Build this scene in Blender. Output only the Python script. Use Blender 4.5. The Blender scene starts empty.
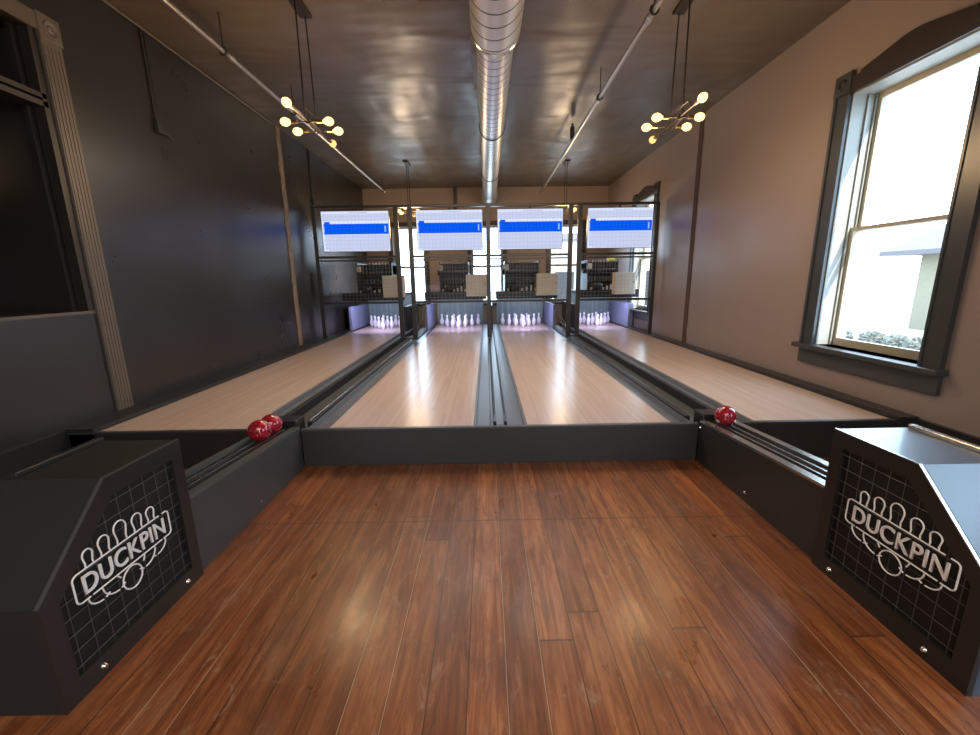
import bpy, bmesh, math, random
from mathutils import Vector, Matrix
random.seed(7)
PI = math.pi
C = bpy.context.scene.collection
SC = bpy.context.scene

# ------------------------------------------------------------------ materials
class NT:
    def __init__(s, name):
        s.m = bpy.data.materials.new(name); s.m.use_nodes = True
        s.t = s.m.node_tree; s.t.nodes.clear()
        s.out = s.t.nodes.new('ShaderNodeOutputMaterial')
    def n(s, typ, **kw):
        nd = s.t.nodes.new(typ)
        for k, v in kw.items(): setattr(nd, k, v)
        return nd
    def l(s, a, b): s.t.links.new(a, b)
    def put(s, sock, v):
        if hasattr(v, 'is_output') or isinstance(v, bpy.types.NodeSocket): s.l(v, sock)
        else: sock.default_value = v
    def math(s, op, a, b=0.0, c=None):
        nd = s.n('ShaderNodeMath', operation=op)
        s.put(nd.inputs[0], a); s.put(nd.inputs[1], b)
        if c is not None: s.put(nd.inputs[2], c)
        return nd.outputs[0]
    def coord(s, scale=(1, 1, 1), loc=(0, 0, 0)):
        tc = s.n('ShaderNodeTexCoord'); mp = s.n('ShaderNodeMapping')
        s.l(tc.outputs['Object'], mp.inputs[0]); mp.inputs['Scale'].default_value = scale; mp.inputs['Location'].default_value = loc
        return mp.outputs[0]
    def noise(s, vec, scale=5, detail=3, rough=.5, dist=0):
        nd = s.n('ShaderNodeTexNoise'); s.l(vec, nd.inputs['Vector'])
        nd.inputs['Scale'].default_value = scale; nd.inputs['Detail'].default_value = detail
        nd.inputs['Roughness'].default_value = rough; nd.inputs['Distortion'].default_value = dist
        return nd.outputs['Fac']
    def ramp(s, fac, stops):
        nd = s.n('ShaderNodeValToRGB'); s.put(nd.inputs[0], fac)
        e = nd.color_ramp.elements
        while len(e) < len(stops): e.new(.5)
        for i, (p, c) in enumerate(stops):
            e[i].position = p; e[i].color = (*c, 1) if len(c) == 3 else c
        return nd.outputs[0]
    def mix(s, fac, a, b, mode='MIX'):
        nd = s.n('ShaderNodeMix', data_type='RGBA', blend_type=mode)
        s.put(nd.inputs['Factor'], fac)
        s.put(nd.inputs[6], (*a, 1) if isinstance(a, tuple) else a); s.put(nd.inputs[7], (*b, 1) if isinstance(b, tuple) else b)
        return nd.outputs[2]
    def bump(s, h, strength=.2, dist=.01):
        nd = s.n('ShaderNodeBump'); s.l(h, nd.inputs['Height'])
        nd.inputs['Strength'].default_value = strength; nd.inputs['Distance'].default_value = dist
        return nd.outputs[0]
    def bsdf(s, col, rough=.5, metal=0., normal=None, spec=.5, coat=0., em=None, ems=0.):
        b = s.n('ShaderNodeBsdfPrincipled')
        s.put(b.inputs['Base Color'], (*col, 1) if isinstance(col, tuple) else col)
        s.put(b.inputs['Roughness'], rough); s.put(b.inputs['Metallic'], metal)
        b.inputs['Specular IOR Level'].default_value = spec
        b.inputs['Coat Weight'].default_value = coat; b.inputs['Coat Roughness'].default_value = .12
        if normal is not None: s.l(normal, b.inputs['Normal'])
        if em: b.inputs['Emission Color'].default_value = (*em, 1); b.inputs['Emission Strength'].default_value = ems
        s.l(b.outputs[0], s.out.inputs[0]); return b

def paint(name, col, rough=.45, metal=0., var=.12, nscale=6., bump=.05, spec=.5, coat=0.):
    t = NT(name); v = t.coord()
    f = t.noise(v, nscale, 4)
    c = t.mix(f, tuple(x * (1 - var) for x in col), tuple(min(1, x * (1 + var)) for x in col))
    t.bsdf(c, rough, metal, t.bump(t.noise(v, nscale * 12, 2), bump, .004) if bump else None, spec, coat)
    return t.m

def emit(name, col, s):
    t = NT(name); e = t.n('ShaderNodeEmission'); e.inputs[0].default_value = (*col, 1); e.inputs[1].default_value = s
    t.l(e.outputs[0], t.out.inputs[0]); return t.m

def floor_wood():
    t = NT('worn_fir_planks'); v = t.coord()
    sep = t.n('ShaderNodeSeparateXYZ'); t.l(v, sep.inputs[0])
    W = .142
    wob = t.math('MULTIPLY', t.math('SUBTRACT', t.noise(t.coord((.0, .5, 1)), 1.5, 2), .5), .012)
    u = t.math('DIVIDE', t.math('ADD', t.math('ADD', sep.outputs[0], wob), 10.03), W)
    pid = t.math('FLOOR', u); fx = t.math('FRACT', u)
    wn = t.n('ShaderNodeTexWhiteNoise', noise_dimensions='1D'); t.l(pid, wn.inputs['W'])
    wv = wn.outputs['Value']
    # board lengths run along the hall, butt joints staggered per board
    vy = t.math('DIVIDE', t.math('ADD', sep.outputs[1], t.math('MULTIPLY', wv, 3.1)), 3.4)
    bid = t.math('ADD', t.math('MULTIPLY', t.math('FLOOR', vy), 7.31), pid)
    wn2 = t.n('ShaderNodeTexWhiteNoise', noise_dimensions='1D'); t.l(bid, wn2.inputs['W'])
    fy = t.math('FRACT', vy)
    comb = t.n('ShaderNodeCombineXYZ'); t.l(t.math('ADD', sep.outputs[0], t.math('MULTIPLY', bid, .37)), comb.inputs[0]); t.l(sep.outputs[1], comb.inputs[1])
    mp = t.n('ShaderNodeMapping'); t.l(comb.outputs[0], mp.inputs[0]); mp.inputs['Scale'].default_value = (17, 1.3, 1)
    grain = t.noise(mp.outputs[0], 1.5, 7, .68, 1.1)
    base = t.ramp(grain, [(.20, (.070, .018, .007)), (.46, (.215, .068, .023)), (.74, (.44, .185, .075))])
    tint = t.ramp(wn2.outputs['Value'], [(0, (.66, .60, .56)), (.5, (.95, .90, .84)), (1, (1.2, 1.16, 1.08))])
    c = t.mix(1.0, base, tint, 'MULTIPLY')
    # worn, greyed patches
    wear = t.noise(t.coord((1.6, .7, 1)), 1.7, 6, .65, .4)
    c = t.mix(t.ramp(wear, [(.56, (0, 0, 0)), (.78, (.42, .42, .42))]), c, (.30, .19, .115))
    dk = t.noise(t.coord((3, 1, 1), (4, 2, 0)), 2.3, 7, .7, .5)
    c = t.mix(t.ramp(dk, [(.50, (0, 0, 0)), (.70, (.65, .65, .65))]), c, (.055, .018, .009))
    # knots, dark gouges and pale scuffs
    vo = t.n('ShaderNodeTexVoronoi'); t.l(t.coord((3.2, 1.5, 1)), vo.inputs['Vector']); vo.inputs['Scale'].default_value = 1.1
    c = t.mix(t.ramp(vo.outputs['Distance'], [(.035, (.8, .8, .8)), (.075, (0, 0, 0))]), c, (.035, .014, .008))
    gz = t.noise(t.coord((9, 2.0, 1), (7, 3, 0)), 3.1, 5, .75, 1.2)
    c = t.mix(t.ramp(gz, [(.60, (0, 0, 0)), (.68, (.7, .7, .7))]), c, (.05, .02, .012))
    sc = t.noise(t.coord((5, 2.2, 1), (1, 9, 0)), 2.7, 6, .7, .8)
    c = t.mix(t.ramp(sc, [(.58, (0, 0, 0)), (.70, (.45, .45, .45))]), c, (.33, .23, .17))
    # seams, most dark and some pale
    d = t.math('MINIMUM', fx, t.math('SUBTRACT', 1.0, fx))
    seam = t.math('LESS_THAN', d, .017)
    dy = t.math('MINIMUM', fy, t.math('SUBTRACT', 1.0, fy))
    butt = t.math('LESS_THAN', dy, .0013)
    c = t.mix(t.math('MULTIPLY', seam, .85), c, t.ramp(t.math('FRACT', t.math('MULTIPLY', wv, 5.3)), [(.45, (.03, .012, .006)), (.62, (.03, .012, .006)), (.68, (.50, .36, .25))]))
    c = t.mix(t.math('MULTIPLY', butt, .7), c, (.04, .015, .008))
    # the straight joint that crosses the floor
    cross = t.math('LESS_THAN', t.math('ABSOLUTE', t.math('SUBTRACT', sep.outputs[1], 2.28)), .006)
    c = t.mix(t.math('MULTIPLY', cross, .6), c, (.07, .025, .012))
    h = t.math('SUBTRACT', t.math('MULTIPLY', grain, .25), t.math('MAXIMUM', seam, butt))
    r = t.ramp(t.noise(t.coord((2, .8, 1), (1, 7, 0)), 2.4, 5, .6), [(.3, (.25, .25, .25)), (.7, (.48, .48, .48))])
    t.bsdf(c, r, 0, t.bump(h, .45, .005), .55)
    return t.m

def lane_wood():
    t = NT('maple_lane_boards'); v = t.coord()
    sep = t.n('ShaderNodeSeparateXYZ'); t.l(v, sep.inputs[0])
    u = t.math('DIVIDE', t.math('ADD', sep.outputs[0], 10), .028)
    pid = t.math('FLOOR', u)
    vy = t.math('DIVIDE', t.math('ADD', sep.outputs[1], t.math('MULTIPLY', t.math('FRACT', t.math('MULTIPLY', pid, .618)), 2.3)), 1.3)
    wn = t.n('ShaderNodeTexWhiteNoise', noise_dimensions='1D')
    t.l(t.math('ADD', t.math('MULTIPLY', t.math('FLOOR', vy), 3.7), pid), wn.inputs['W'])
    g = t.noise(t.coord((30, 1.2, 1)), 1.5, 5, .6)
    c = t.ramp(t.math('ADD', t.math('MULTIPLY', g, .6), t.math('MULTIPLY', wn.outputs['Value'], .4)), [(.2, (.50, .375, .305)), (.55, (.55, .42, .345)), (.85, (.60, .47, .385))])
    t.bsdf(c, .235, 0, t.bump(t.noise(t.coord((9, .8, 1)), 4, 2), .06, .004), .5)
    return t.m

def duct_mat(period, name):
    t = NT(name); v = t.coord()
    sep = t.n('ShaderNodeSeparateXYZ'); t.l(v, sep.inputs[0])
    f = t.math('FRACT', t.math('DIVIDE', t.math('ADD', sep.outputs[1], t.math('MULTIPLY', sep.outputs[0], .15)), period))
    line = t.math('LESS_THAN', f, .10)
    c = t.mix(line, t.ramp(t.noise(v, 3, 3), [(.3, (.62, .60, .58)), (.7, (.74, .72, .69))]), (.10, .09, .085))
    r = t.ramp(t.noise(v, 14, 2), [(.3, (.36, .36, .36)), (.7, (.42, .42, .42))])
    t.bsdf(c, r, .92)
    return t.m

def ceiling_mat():
    t = NT('dark_glossy_ceiling_paint'); v = t.coord()
    h = t.noise(t.coord((.35, 1.0, 1)), 1.7, 2, .5, .3)
    h2 = t.noise(t.coord((1.4, .5, 1), (3, 1, 0)), 1.6, 1, .5)
    c = t.mix(t.noise(v, 1.3, 4), (.072, .055, .037), (.130, .102, .072))
    r = t.ramp(t.noise(v, 3, 4), [(.3, (.34, .34, .34)), (.7, (.46, .46, .46))])
    hh = t.math('ADD', t.math('MULTIPLY', h, 1.2), h2)
    t.bsdf(c, r, 0, t.bump(hh, .85, .05), .6)
    return t.m

def wall_mat(name, a, b, r0, r1, spec=.5):
    t = NT(name); v = t.coord()
    c = t.mix(t.noise(v, 1.1, 5, .6), a, b)
    r = t.ramp(t.noise(v, 2.5, 4), [(.3, (r0,) * 3), (.7, (r1,) * 3)])
    t.bsdf(c, r, 0, None, spec)
    return t.m

def raw_strip(name, a, b):
    t = NT(name)
    f = t.noise(t.coord((8, 8, 2.5)), 3, 6, .7)
    t.bsdf(t.ramp(f, [(.3, a), (.7, b)]), .8, 0, t.bump(f, .3, .01)); return t.m

def glass_mat(name, g=.05, rough=0.):
    t = NT(name)
    tr = t.n('ShaderNodeBsdfTransparent'); gl = t.n('ShaderNodeBsdfGlossy'); gl.inputs['Roughness'].default_value = rough
    mx = t.n('ShaderNodeMixShader'); mx.inputs[0].default_value = g
    t.l(tr.outputs[0], mx.inputs[1]); t.l(gl.outputs[0], mx.inputs[2]); t.l(mx.outputs[0], t.out.inputs[0]); return t.m

def brick_mat():
    t = NT('pink_brick'); b = t.n('ShaderNodeTexBrick'); t.l(t.coord((1, 1, 1)), b.inputs[0])
    b.inputs['Color1'].default_value = (.30, .17, .15, 1); b.inputs['Color2'].default_value = (.34, .20, .17, 1); b.inputs['Mortar'].default_value = (.34, .30, .28, 1)
    b.inputs['Scale'].default_value = 4; t.bsdf(b.outputs[0], .8); return t.m

def ball_mat():
    t = NT('glossy_red_ball'); f = t.noise(t.coord(), 18, 4, .6, 2.)
    t.bsdf(t.ramp(f, [(.35, (.20, .004, .012)), (.6, (.46, .015, .035)), (.8, (.62, .12, .12))]), .12, 0, None, .6, .6); return t.m

M = dict(
    floor=floor_wood(), lane=lane_wood(), ceil=ceiling_mat(), duct=duct_mat(.142, 'galvanised_duct'), duct_big=duct_mat(.172, 'galvanised_wide_duct'),
    wall_r=wall_mat('taupe_wall_paint', (.235, .182, .158), (.275, .215, .188), .28, .40),
    wall_l=wall_mat('charcoal_wall_paint', (.016, .014, .012), (.024, .021, .018), .27, .35, .7),
    wall_b=wall_mat('brown_back_wall_paint', (.26, .19, .145), (.31, .23, .18), .5, .6),
    tan=raw_strip('bare_tan_strip', (.12, .075, .045), (.34, .25, .17)), brown=raw_strip('bare_brown_strip', (.045, .022, .014), (.09, .048, .032)),
    black=paint('satin_black_board', (.022, .021, .020), .32, bump=.04), board=paint('charcoal_laminate', (.038, .037, .036), .40, bump=.04),
    greyboard=paint('grey_laminate', (.060, .060, .062), .38, bump=.04),
    cab_lit=paint('blue_lit_black_cabinet', (.05, .085, .14), .42, bump=.02, spec=1., coat=.5), cab_shaded=paint('shaded_black_cabinet', (.022, .021, .020), .5, bump=.02, spec=.3), gutter=paint('grey_gutter_plastic', (.125, .14, .16), .30, bump=.02, spec=.6),  # right cabinet holds blue window sheen in its colour, left cabinet its shade
    ridge=paint('black_ridge_rubber', (.012, .012, .012), .5), chan=paint('dark_channel_plastic', (.095, .10, .098), .28, bump=.1, spec=.6),
    rail=paint('brushed_rail_metal', (.55, .55, .54), .25, .9, bump=.02), steel=paint('dark_frame_steel', (.040, .036, .032), .34, .5, bump=.02),
    tube_steel=paint('conduit_steel', (.42, .39, .35), .30, .9, bump=.02), mesh=paint('galvanised_mesh_wire', (.30, .29, .27), .45, .5, bump=0),
    logo=paint('brushed_logo_steel', (.90, .90, .90), .40, .0, bump=0), grid=paint('grey_grille_wire', (.11, .108, .105), .45, .5, bump=0), recess=paint('black_recess', (.008, .008, .008), .6, bump=0),
    bolt=paint('bright_bolt_steel', (.75, .74, .72), .2, 1., bump=0), pin=paint('white_pin_plastic', (.90, .90, .92), .2, bump=0, var=.03),
    cord=paint('black_cord', (.02, .018, .016), .6, bump=0), bronze=paint('dark_bronze_metal', (.035, .025, .018), .4, .6, bump=0), brass=paint('brass_socket', (.22, .14, .06), .3, .9, bump=0),
    bulb=emit('glowing_warm_bulb', (1., .64, .25), 3.0), amber=None,
    casing=paint('charcoal_casing_paint', (.040, .042, .041), .34, bump=.08), cas_l=paint('brown_casing_paint', (.115, .092, .070), .42, bump=.05),
    cas_b=paint('black_brown_casing_paint', (.022, .015, .012), .45), white=paint('cream_sash_paint', (.36, .33, .24), .4), jamb=paint('white_jamb_paint', (.27, .275, .25), .45),
    glass=glass_mat('clear_pane', .012), glass_d=glass_mat('dull_pane', .0015, .2), dark=paint('unlit_room_black', (.006, .005, .005), .7, bump=0), darkbrown=paint('dark_reveal_paint', (.020, .014, .010), .5),
    scr=emit('screen_white_glow', (.74, .80, 1.), 1.05), scr2=emit('screen_pale_glow', (.62, .68, .93), .95), blue=emit('screen_blue_glow', (.0, .10, .90), 1.0), scrl=emit('screen_light_marks', (.35, .55, 1.), 1.0), scrg=emit('screen_grey_marks', (.38, .42, .55), .8),
    mach=paint('black_machine_steel', (.016, .016, .017), .35, .3), machgrey=paint('grey_machine_steel', (.14, .135, .13), .4, .5), whitebox=paint('off_white_cabinet_enamel', (.58, .54, .47), .45, bump=0),
    yellow=paint('yellow_plastic', (.75, .6, .05), .5, bump=0), teal=paint('teal_grey_curtain', (.17, .265, .255), .7), kick=paint('violet_lit_panel', (.19, .22, .31), .45, bump=0),  # side panels carry the violet lamp glow in their colour
    ball=ball_mat(), brick=brick_mat(), plaster=paint('ochre_plaster', (.19, .165, .11), .8), roofm=paint('grey_shingle', (.11, .095, .10), .8), leaf=paint('winter_shrub', (.115, .115, .095), .9, var=.5, nscale=20, bump=0),
    ground=paint('pale_pavement', (.55, .54, .52), .9),
)
def amber():
    t = NT('clear_amber_bulb'); b = t.bsdf((.55, .33, .10), .12, 0, None, .6, .5, (1., .5, .15), 1.1); return t.m
M['amber'] = amber()

# ------------------------------------------------------------------ mesh helpers
def B(): return bmesh.new()
def box(bm, x0, x1, y0, y1, z0, z1):
    v = [bm.verts.new((x, y, z)) for x in (x0, x1) for y in (y0, y1) for z in (z0, z1)]
    for f in ((0, 1, 3, 2), (4, 6, 7, 5), (0, 4, 5, 1), (2, 3, 7, 6), (0, 2, 6, 4), (1, 5, 7, 3)): bm.faces.new([v[i] for i in f])
def bevbox(bm, x0, x1, y0, y1, z0, z1, r=.004):
    t = bmesh.new(); box(t, x0, x1, y0, y1, z0, z1)
    bmesh.ops.recalc_face_normals(t, faces=t.faces)
    bmesh.ops.bevel(t, geom=list(t.edges), offset=r, segments=2, profile=.5, affect='EDGES')
    me = bpy.data.meshes.new('tmp'); t.to_mesh(me); t.free(); bm.from_mesh(me); bpy.data.meshes.remove(me)
def prism(bm, pts, axis, a, b):
    """polygon pts (p,q) pushed along axis from a to b; axis 'x': (y,z), 'y': (x,z), 'z': (x,y)"""
    def P(p, q, t): return {'x': (t, p, q), 'y': (p, t, q), 'z': (p, q, t)}[axis]
    A = [bm.verts.new(P(p, q, a)) for p, q in pts]; D = [bm.verts.new(P(p, q, b)) for p, q in pts]
    n = len(pts); bm.faces.new(A); bm.faces.new(D[::-1])
    for i in range(n): bm.faces.new((A[i], D[i], D[(i + 1) % n], A[(i + 1) % n]))
def tube(bm, pts, r, seg=8, cyc=False, radii=None):
    pts = [Vector(p) for p in pts]; n = len(pts); rings = []
    up = None
    for i, p in enumerate(pts):
        if cyc: d = pts[(i + 1) % n] - pts[i - 1]
        else: d = pts[min(i + 1, n - 1)] - pts[max(i - 1, 0)]
        d.normalize()
        if up is None or abs(up.dot(d)) > .98: up = Vector((0, 0, 1)) if abs(d.z) < .9 else Vector((1, 0, 0))
        a = d.cross(up).normalized(); b = a.cross(d).normalized(); up = b
        rr = radii[i] if radii else r
        rings.append([bm.verts.new(p + a * (rr * math.cos(2 * PI * k / seg)) + b * (rr * math.sin(2 * PI * k / seg))) for k in range(seg)])
    for i in range(n if cyc else n - 1):
        A, D = rings[i], rings[(i + 1) % n]
        for k in range(seg): bm.faces.new((A[k], A[(k + 1) % seg], D[(k + 1) % seg], D[k]))
    if not cyc: bm.faces.new(rings[0][::-1]); bm.faces.new(rings[-1])
def lathe(bm, prof, seg=20, at=(0, 0, 0), axis='z'):
    """prof: (r, t) along axis"""
    rings = []
    for r, t in prof:
        ring = []
        for k in range(seg if r > 1e-6 else 1):
            c, s = r * math.cos(2 * PI * k / seg), r * math.sin(2 * PI * k / seg)
            p = {'z': (c, s, t), 'y': (c, t, s), 'x': (t, c, s)}[axis]
            ring.append(bm.verts.new((p[0] + at[0], p[1] + at[1], p[2] + at[2])))
        rings.append(ring)
    for A, D in zip(rings, rings[1:]):
        for k in range(seg):
            q = [A[k % len(A)], A[(k + 1) % len(A)], D[(k + 1) % len(D)], D[k % len(D)]]
            q = list(dict.fromkeys(q))
            if len(q) > 2: bm.faces.new(q)
    for R in (rings[0], rings[-1]):
        if len(R) > 2: bm.faces.new(R)
def wallgrid(bm, axis, c0, c1, p0, p1, q0, q1, holes):
    """wall slab between c0 and c1 on axis x or y, with rectangular holes (p0,p1,q0,q1)"""
    ps = sorted({p0, p1, *[h[0] for h in holes], *[h[1] for h in holes]}); qs = sorted({q0, q1, *[h[2] for h in holes], *[h[3] for h in holes]})
    for a, b in zip(ps, ps[1:]):
        for c, d in zip(qs, qs[1:]):
            m, n = (a + b) / 2, (c + d) / 2
            if any(h[0] < m < h[1] and h[2] < n < h[3] for h in holes): continue
            if axis == 'x': box(bm, c0, c1, a, b, c, d)
            else: box(bm, a, b, c0, c1, c, d)
def obj(name, bm, mat, parent=None, smooth=False, at=None):
    bmesh.ops.recalc_face_normals(bm, faces=bm.faces)
    me = bpy.data.meshes.new(name); bm.to_mesh(me); bm.free()
    if smooth:
        for p in me.polygons: p.use_smooth = True
        try: me.set_sharp_from_angle(angle=math.radians(40))
        except Exception: pass
    me.materials.append(M[mat] if isinstance(mat, str) else mat)
    o = bpy.data.objects.new(name, me); C.objects.link(o)
    if parent is not None:
        o.parent = parent; o.location = -parent.location       # geometry is given in world coordinates
        if parent.parent is not None: o.location = (0, 0, 0)
    elif at is not None:
        at = Vector(at); me.transform(Matrix.Translation(-at)); o.location = at
    return o
def lobj(name, bm, mat, parent, smooth=False):
    o = obj(name, bm, mat, parent, smooth); o.location = (0, 0, 0); return o
def tag(o, label, cat, group=None, kind=None):
    if label: o['label'] = label
    if cat: o['category'] = cat
    if group: o['group'] = group
    if kind: o['kind'] = kind
    return o
def thing(name, label, cat, loc=(0, 0, 0), group=None, kind=None):
    o = bpy.data.objects.new(name, None); C.objects.link(o); o.location = loc; o.empty_display_size = .1
    return tag(o, label, cat, group, kind)
def struct(name, bm, mat, label, cat):
    return tag(obj(name, bm, mat), label, cat, None, 'structure')
def copy_tree(o, parent=None):
    c = o.copy(); C.objects.link(c)
    if parent is not None: c.parent = parent
    for ch in list(o.children): copy_tree(ch, c)
    return c

# ------------------------------------------------------------------ dimensions
XL, XR, YB, YN, H = -3.35, 3.40, 12.0, -3.6, 3.92
YF = 3.085                 # foul board face
ZL = .311                  # lane surface
LANES = [(-3.10, -1.95), (-1.27, -.12), (.31, 1.46), (2.14, 3.24)]
LN = ['far left lane', 'second lane from the left', 'third lane from the left', 'far right lane']
LEND = 10.95
YM = 8.2                   # wire partition

# ------------------------------------------------------------------ shell
b = B(); box(b, XL - .2, XR + .3, YN, YF + .1, -.08, 0); struct('floor', b, 'floor', 'worn reddish brown plank floor of the approach', 'floor')
b = B(); box(b, XL - .2, XR + .3, YF + .1, YB + .2, -.08, .1); struct('floor_under_lanes', b, 'black', 'black base under the lanes and gutters', 'floor')
b = B(); box(b, XL - .2, XR + .3, YN, YB + .2, H, H + .1); struct('ceiling', b, 'ceil', 'dark glossy brown ceiling with rippled paint', 'ceiling')
WZ0, WZ1 = .75, 3.08
RW = [3.655, 9.2, .42]
b = B(); wallgrid(b, 'x', XR, XR + .30, YN, YB + .2, 0, H, [(y - .535, y + .535, WZ0, WZ1) for y in RW])
struct('wall_right', b, 'wall_r', 'taupe painted wall with tall windows on the right', 'wall')
b = B(); wallgrid(b, 'x', XL - .2, XL, YN, YB + .2, 0, H, [(2.1, 3.545, 1.235, 3.33)])
struct('wall_left', b, 'wall_l', 'glossy charcoal painted wall on the left', 'wall')
BW = [(-2.60, -1.72), (-.40, .47), (1.82, 2.70)]
b = B(); wallgrid(b, 'y', YB, YB + .25, XL - .2, XR + .3, 0, H, [(a, c, .8, 2.92) for a, c in BW])
struct('wall_back', b, 'wall_b', 'brown painted wall behind the pin machines', 'wall')
b = B(); wallgrid(b, 'y', YN - .2, YN, XL - .2, XR + .3, 0, H, [(-2.4, -1.2, .8, 3.0), (1.2, 2.4, .8, 3.0)])
struct('wall_front', b, 'wall_r', 'taupe wall behind the viewer', 'wall')
# kick boards along the side walls
b = B(); box(b, XR - .035, XR, YN, YF, 0, .335); box(b, 3.25, XR, YF - .03, LEND, .1, .345)
struct('baseboard_right', b, 'black', 'black kick board along the foot of the right wall', 'baseboard')
b = B(); box(b, XL, XL + .035, YN, YF, 0, .335); box(b, XL, -3.11, YF, LEND, .1, .345)
struct('baseboard_left', b, 'black', 'black kick board along the foot of the left wall', 'baseboard')
# bare strips where panelling was taken off
def strip(name, x0, x1, y, w, mat, label):
    b = B(); n = 26
    for i in range(n):
        z0 = .345 + (H - .345) * i / n; z1 = .345 + (H - .345) * (i + 1) / n
        e = random.uniform(-.008, .008); box(b, x0, x1, y - w / 2 + e, y + w / 2 + e * .4, z0, z1)
    return tag(obj(name, b, mat), label, 'trim', None, 'structure')
strip('trim_1', XL, XL + .012, 7.33, .13, 'tan', 'mottled tan bare strip running up the charcoal wall')
strip('trim_2', XR - .012, XR, 7.0, .12, 'brown', 'rough dark brown strip running up the taupe wall')
b = B(); tube(b, [(XL + .015, YN, H - .015), (XL + .015, 4.4, H - .015), (XL + .015, 7.2, H - .02)], .012, 6)
struct('trim_3', b, 'cas_l', 'thin bead in the corner of charcoal wall and ceiling', 'trim')
b = B(); box(b, -.86, -.78, YB - .1, YB, 2.9, H); struct('trim_4', b, 'cas_b', 'dark upright post on the back wall above the screens', 'trim')

# ------------------------------------------------------------------ windows
def side_window(name, yc, label):
    w = thing(name, label, 'window', (XR, yc, WZ0), None, 'structure')
    y0, y1 = yc - .535, yc + .535; cw = .165
    b = B()
    for s in (-1, 1):
        yi = yc + s * .535; yo = yi + s * cw
        box(b, XR - .028, XR, min(yi, yo), max(yi, yo), WZ0, WZ1 + .01)
        box(b, XR - .040, XR - .028, min(yo, yo - s * .03), max(yo, yo - s * .03), WZ0, WZ1 + .01)
        box(b, XR - .036, XR - .028, min(yi, yi + s * .02), max(yi, yi + s * .02), WZ0, WZ1 + .01)
    obj('side_casing', b, 'casing', w)
    for s in (-1, 1):
        y = yc + s * (.535 + cw / 2); b = B()
        bevbox(b, XR - .045, XR, y - cw / 2 - .008, y + cw / 2 + .008, WZ1 + .01, WZ1 + .19, .005)
        k = obj('corner_block', b, 'casing', w)
        b = B(); lathe(b, [(.0, .002), (.018, .002), (.024, -.012), (.038, -.014), (.046, -.004), (.048, .004)], 20, (XR - .046, y, WZ1 + .10), 'x')
        r = obj('rosette', b, 'black', k); r.location = (0, 0, 0)
    b = B(); h = WZ1
    half = [(y1, h + .135), (y1 - .085, h + .135), (y1 - .09, h + .158), (yc + .13, h + .222), (yc + .07, h + .234), (yc, h + .238)]
    pr = [(y0, h), (y1, h)] + half + [(2 * yc - p, q) for p, q in half[-2::-1]]
    prism(b, pr, 'x', XR - .032, XR)
    obj('arched_header', b, 'cas_b', w)
    b = B(); bevbox(b, XR - .10, XR + .17, y0 - .20, y1 + .20, WZ0 - .045, WZ0, .008)
    obj('window_sill', b, 'casing', w)
    b = B(); bevbox(b, XR - .03, XR, y0 - .17, y1 + .17, WZ0 - .205, WZ0 - .045, .004); obj('sill_apron', b, 'casing', w)
    b = B()   # jamb lining
    box(b, XR, XR + .30, y0, y0 + .012, WZ0, WZ1); box(b, XR, XR + .30, y1 - .012, y1, WZ0, WZ1); box(b, XR, XR + .30, y0, y1, WZ1 - .012, WZ1)
    for y, s in ((y0, 1), (y1, -1)):
        box(b, XR + .13, XR + .15, min(y, y + s * .03), max(y, y + s * .03), WZ0, WZ1); box(b, XR + .20, XR + .215, min(y, y + s * .03), max(y, y + s * .03), WZ0, WZ1)
    obj('jamb_lining', b, 'jamb', w)
    def sash(x, z0, z1, top, bot):
        b = B(); st = .055
        for a, c, d, e in ((y0 + .012, y0 + .012 + st, z0, z1), (y1 - .012 - st, y1 - .012, z0, z1), (y0 + .012 + st, y1 - .012 - st, z1 - top, z1), (y0 + .012 + st, y1 - .012 - st, z0, z0 + bot)):
            box(b, x, x + .04, a, c, d, e)
        s = obj('window_sash', b, 'white', w)
        b = B(); box(b, x + .018, x + .022, y0 + .06, y1 - .06, z0 + bot - .01, z1 - top + .01); g = obj('window_pane', b, 'glass', s); g.location = (0, 0, 0)
    sash(XR + .155, WZ0, 1.895, .035, .075); sash(XR + .22, 1.86, WZ1 - .012, .05, .035)
    return w
side_window('window_1', RW[0], 'tall bright sash window with charcoal casing and arched header, nearest on the right wall')
side_window('window_2', RW[1], 'narrow looking sash window behind the far right screen')
side_window('window_3', RW[2], 'tall sash window on the right wall beside the viewer')
for i, (a, c) in enumerate(BW):
    w = thing('window_%d' % (i + 4), 'bright window on the back wall ' + ['between the two left screens', 'behind the centre post', 'between the two right screens'][i], 'window', ((a + c) / 2, YB, .8), None, 'structure')
    b = B(); box(b, a - .12, a, YB - .03, YB, .7, 3.04); box(b, c, c + .12, YB - .03, YB, .7, 3.04); box(b, a, c, YB - .03, YB, 2.92, 3.04); box(b, a - .14, c + .14, YB - .07, YB, .74, .8)
    obj('window_casing', b, 'cas_b', w)
    b = B()
    for x0, x1, z0, z1 in ((a, a + .05, .8, 2.92), (c - .05, c, .8, 2.92), (a, c, .8, .87), (a, c, 2.87, 2.92), (a, c, 1.80, 1.86)): box(b, x0, x1, YB + .1, YB + .14, z0, z1)
    s = obj('window_sash', b, 'white', w)
    b = B(); box(b, a + .04, c - .04, YB + .118, YB + .122, .86, 2.88); g = obj('window_pane', b, 'glass', s); g.location = (0, 0, 0)

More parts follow.
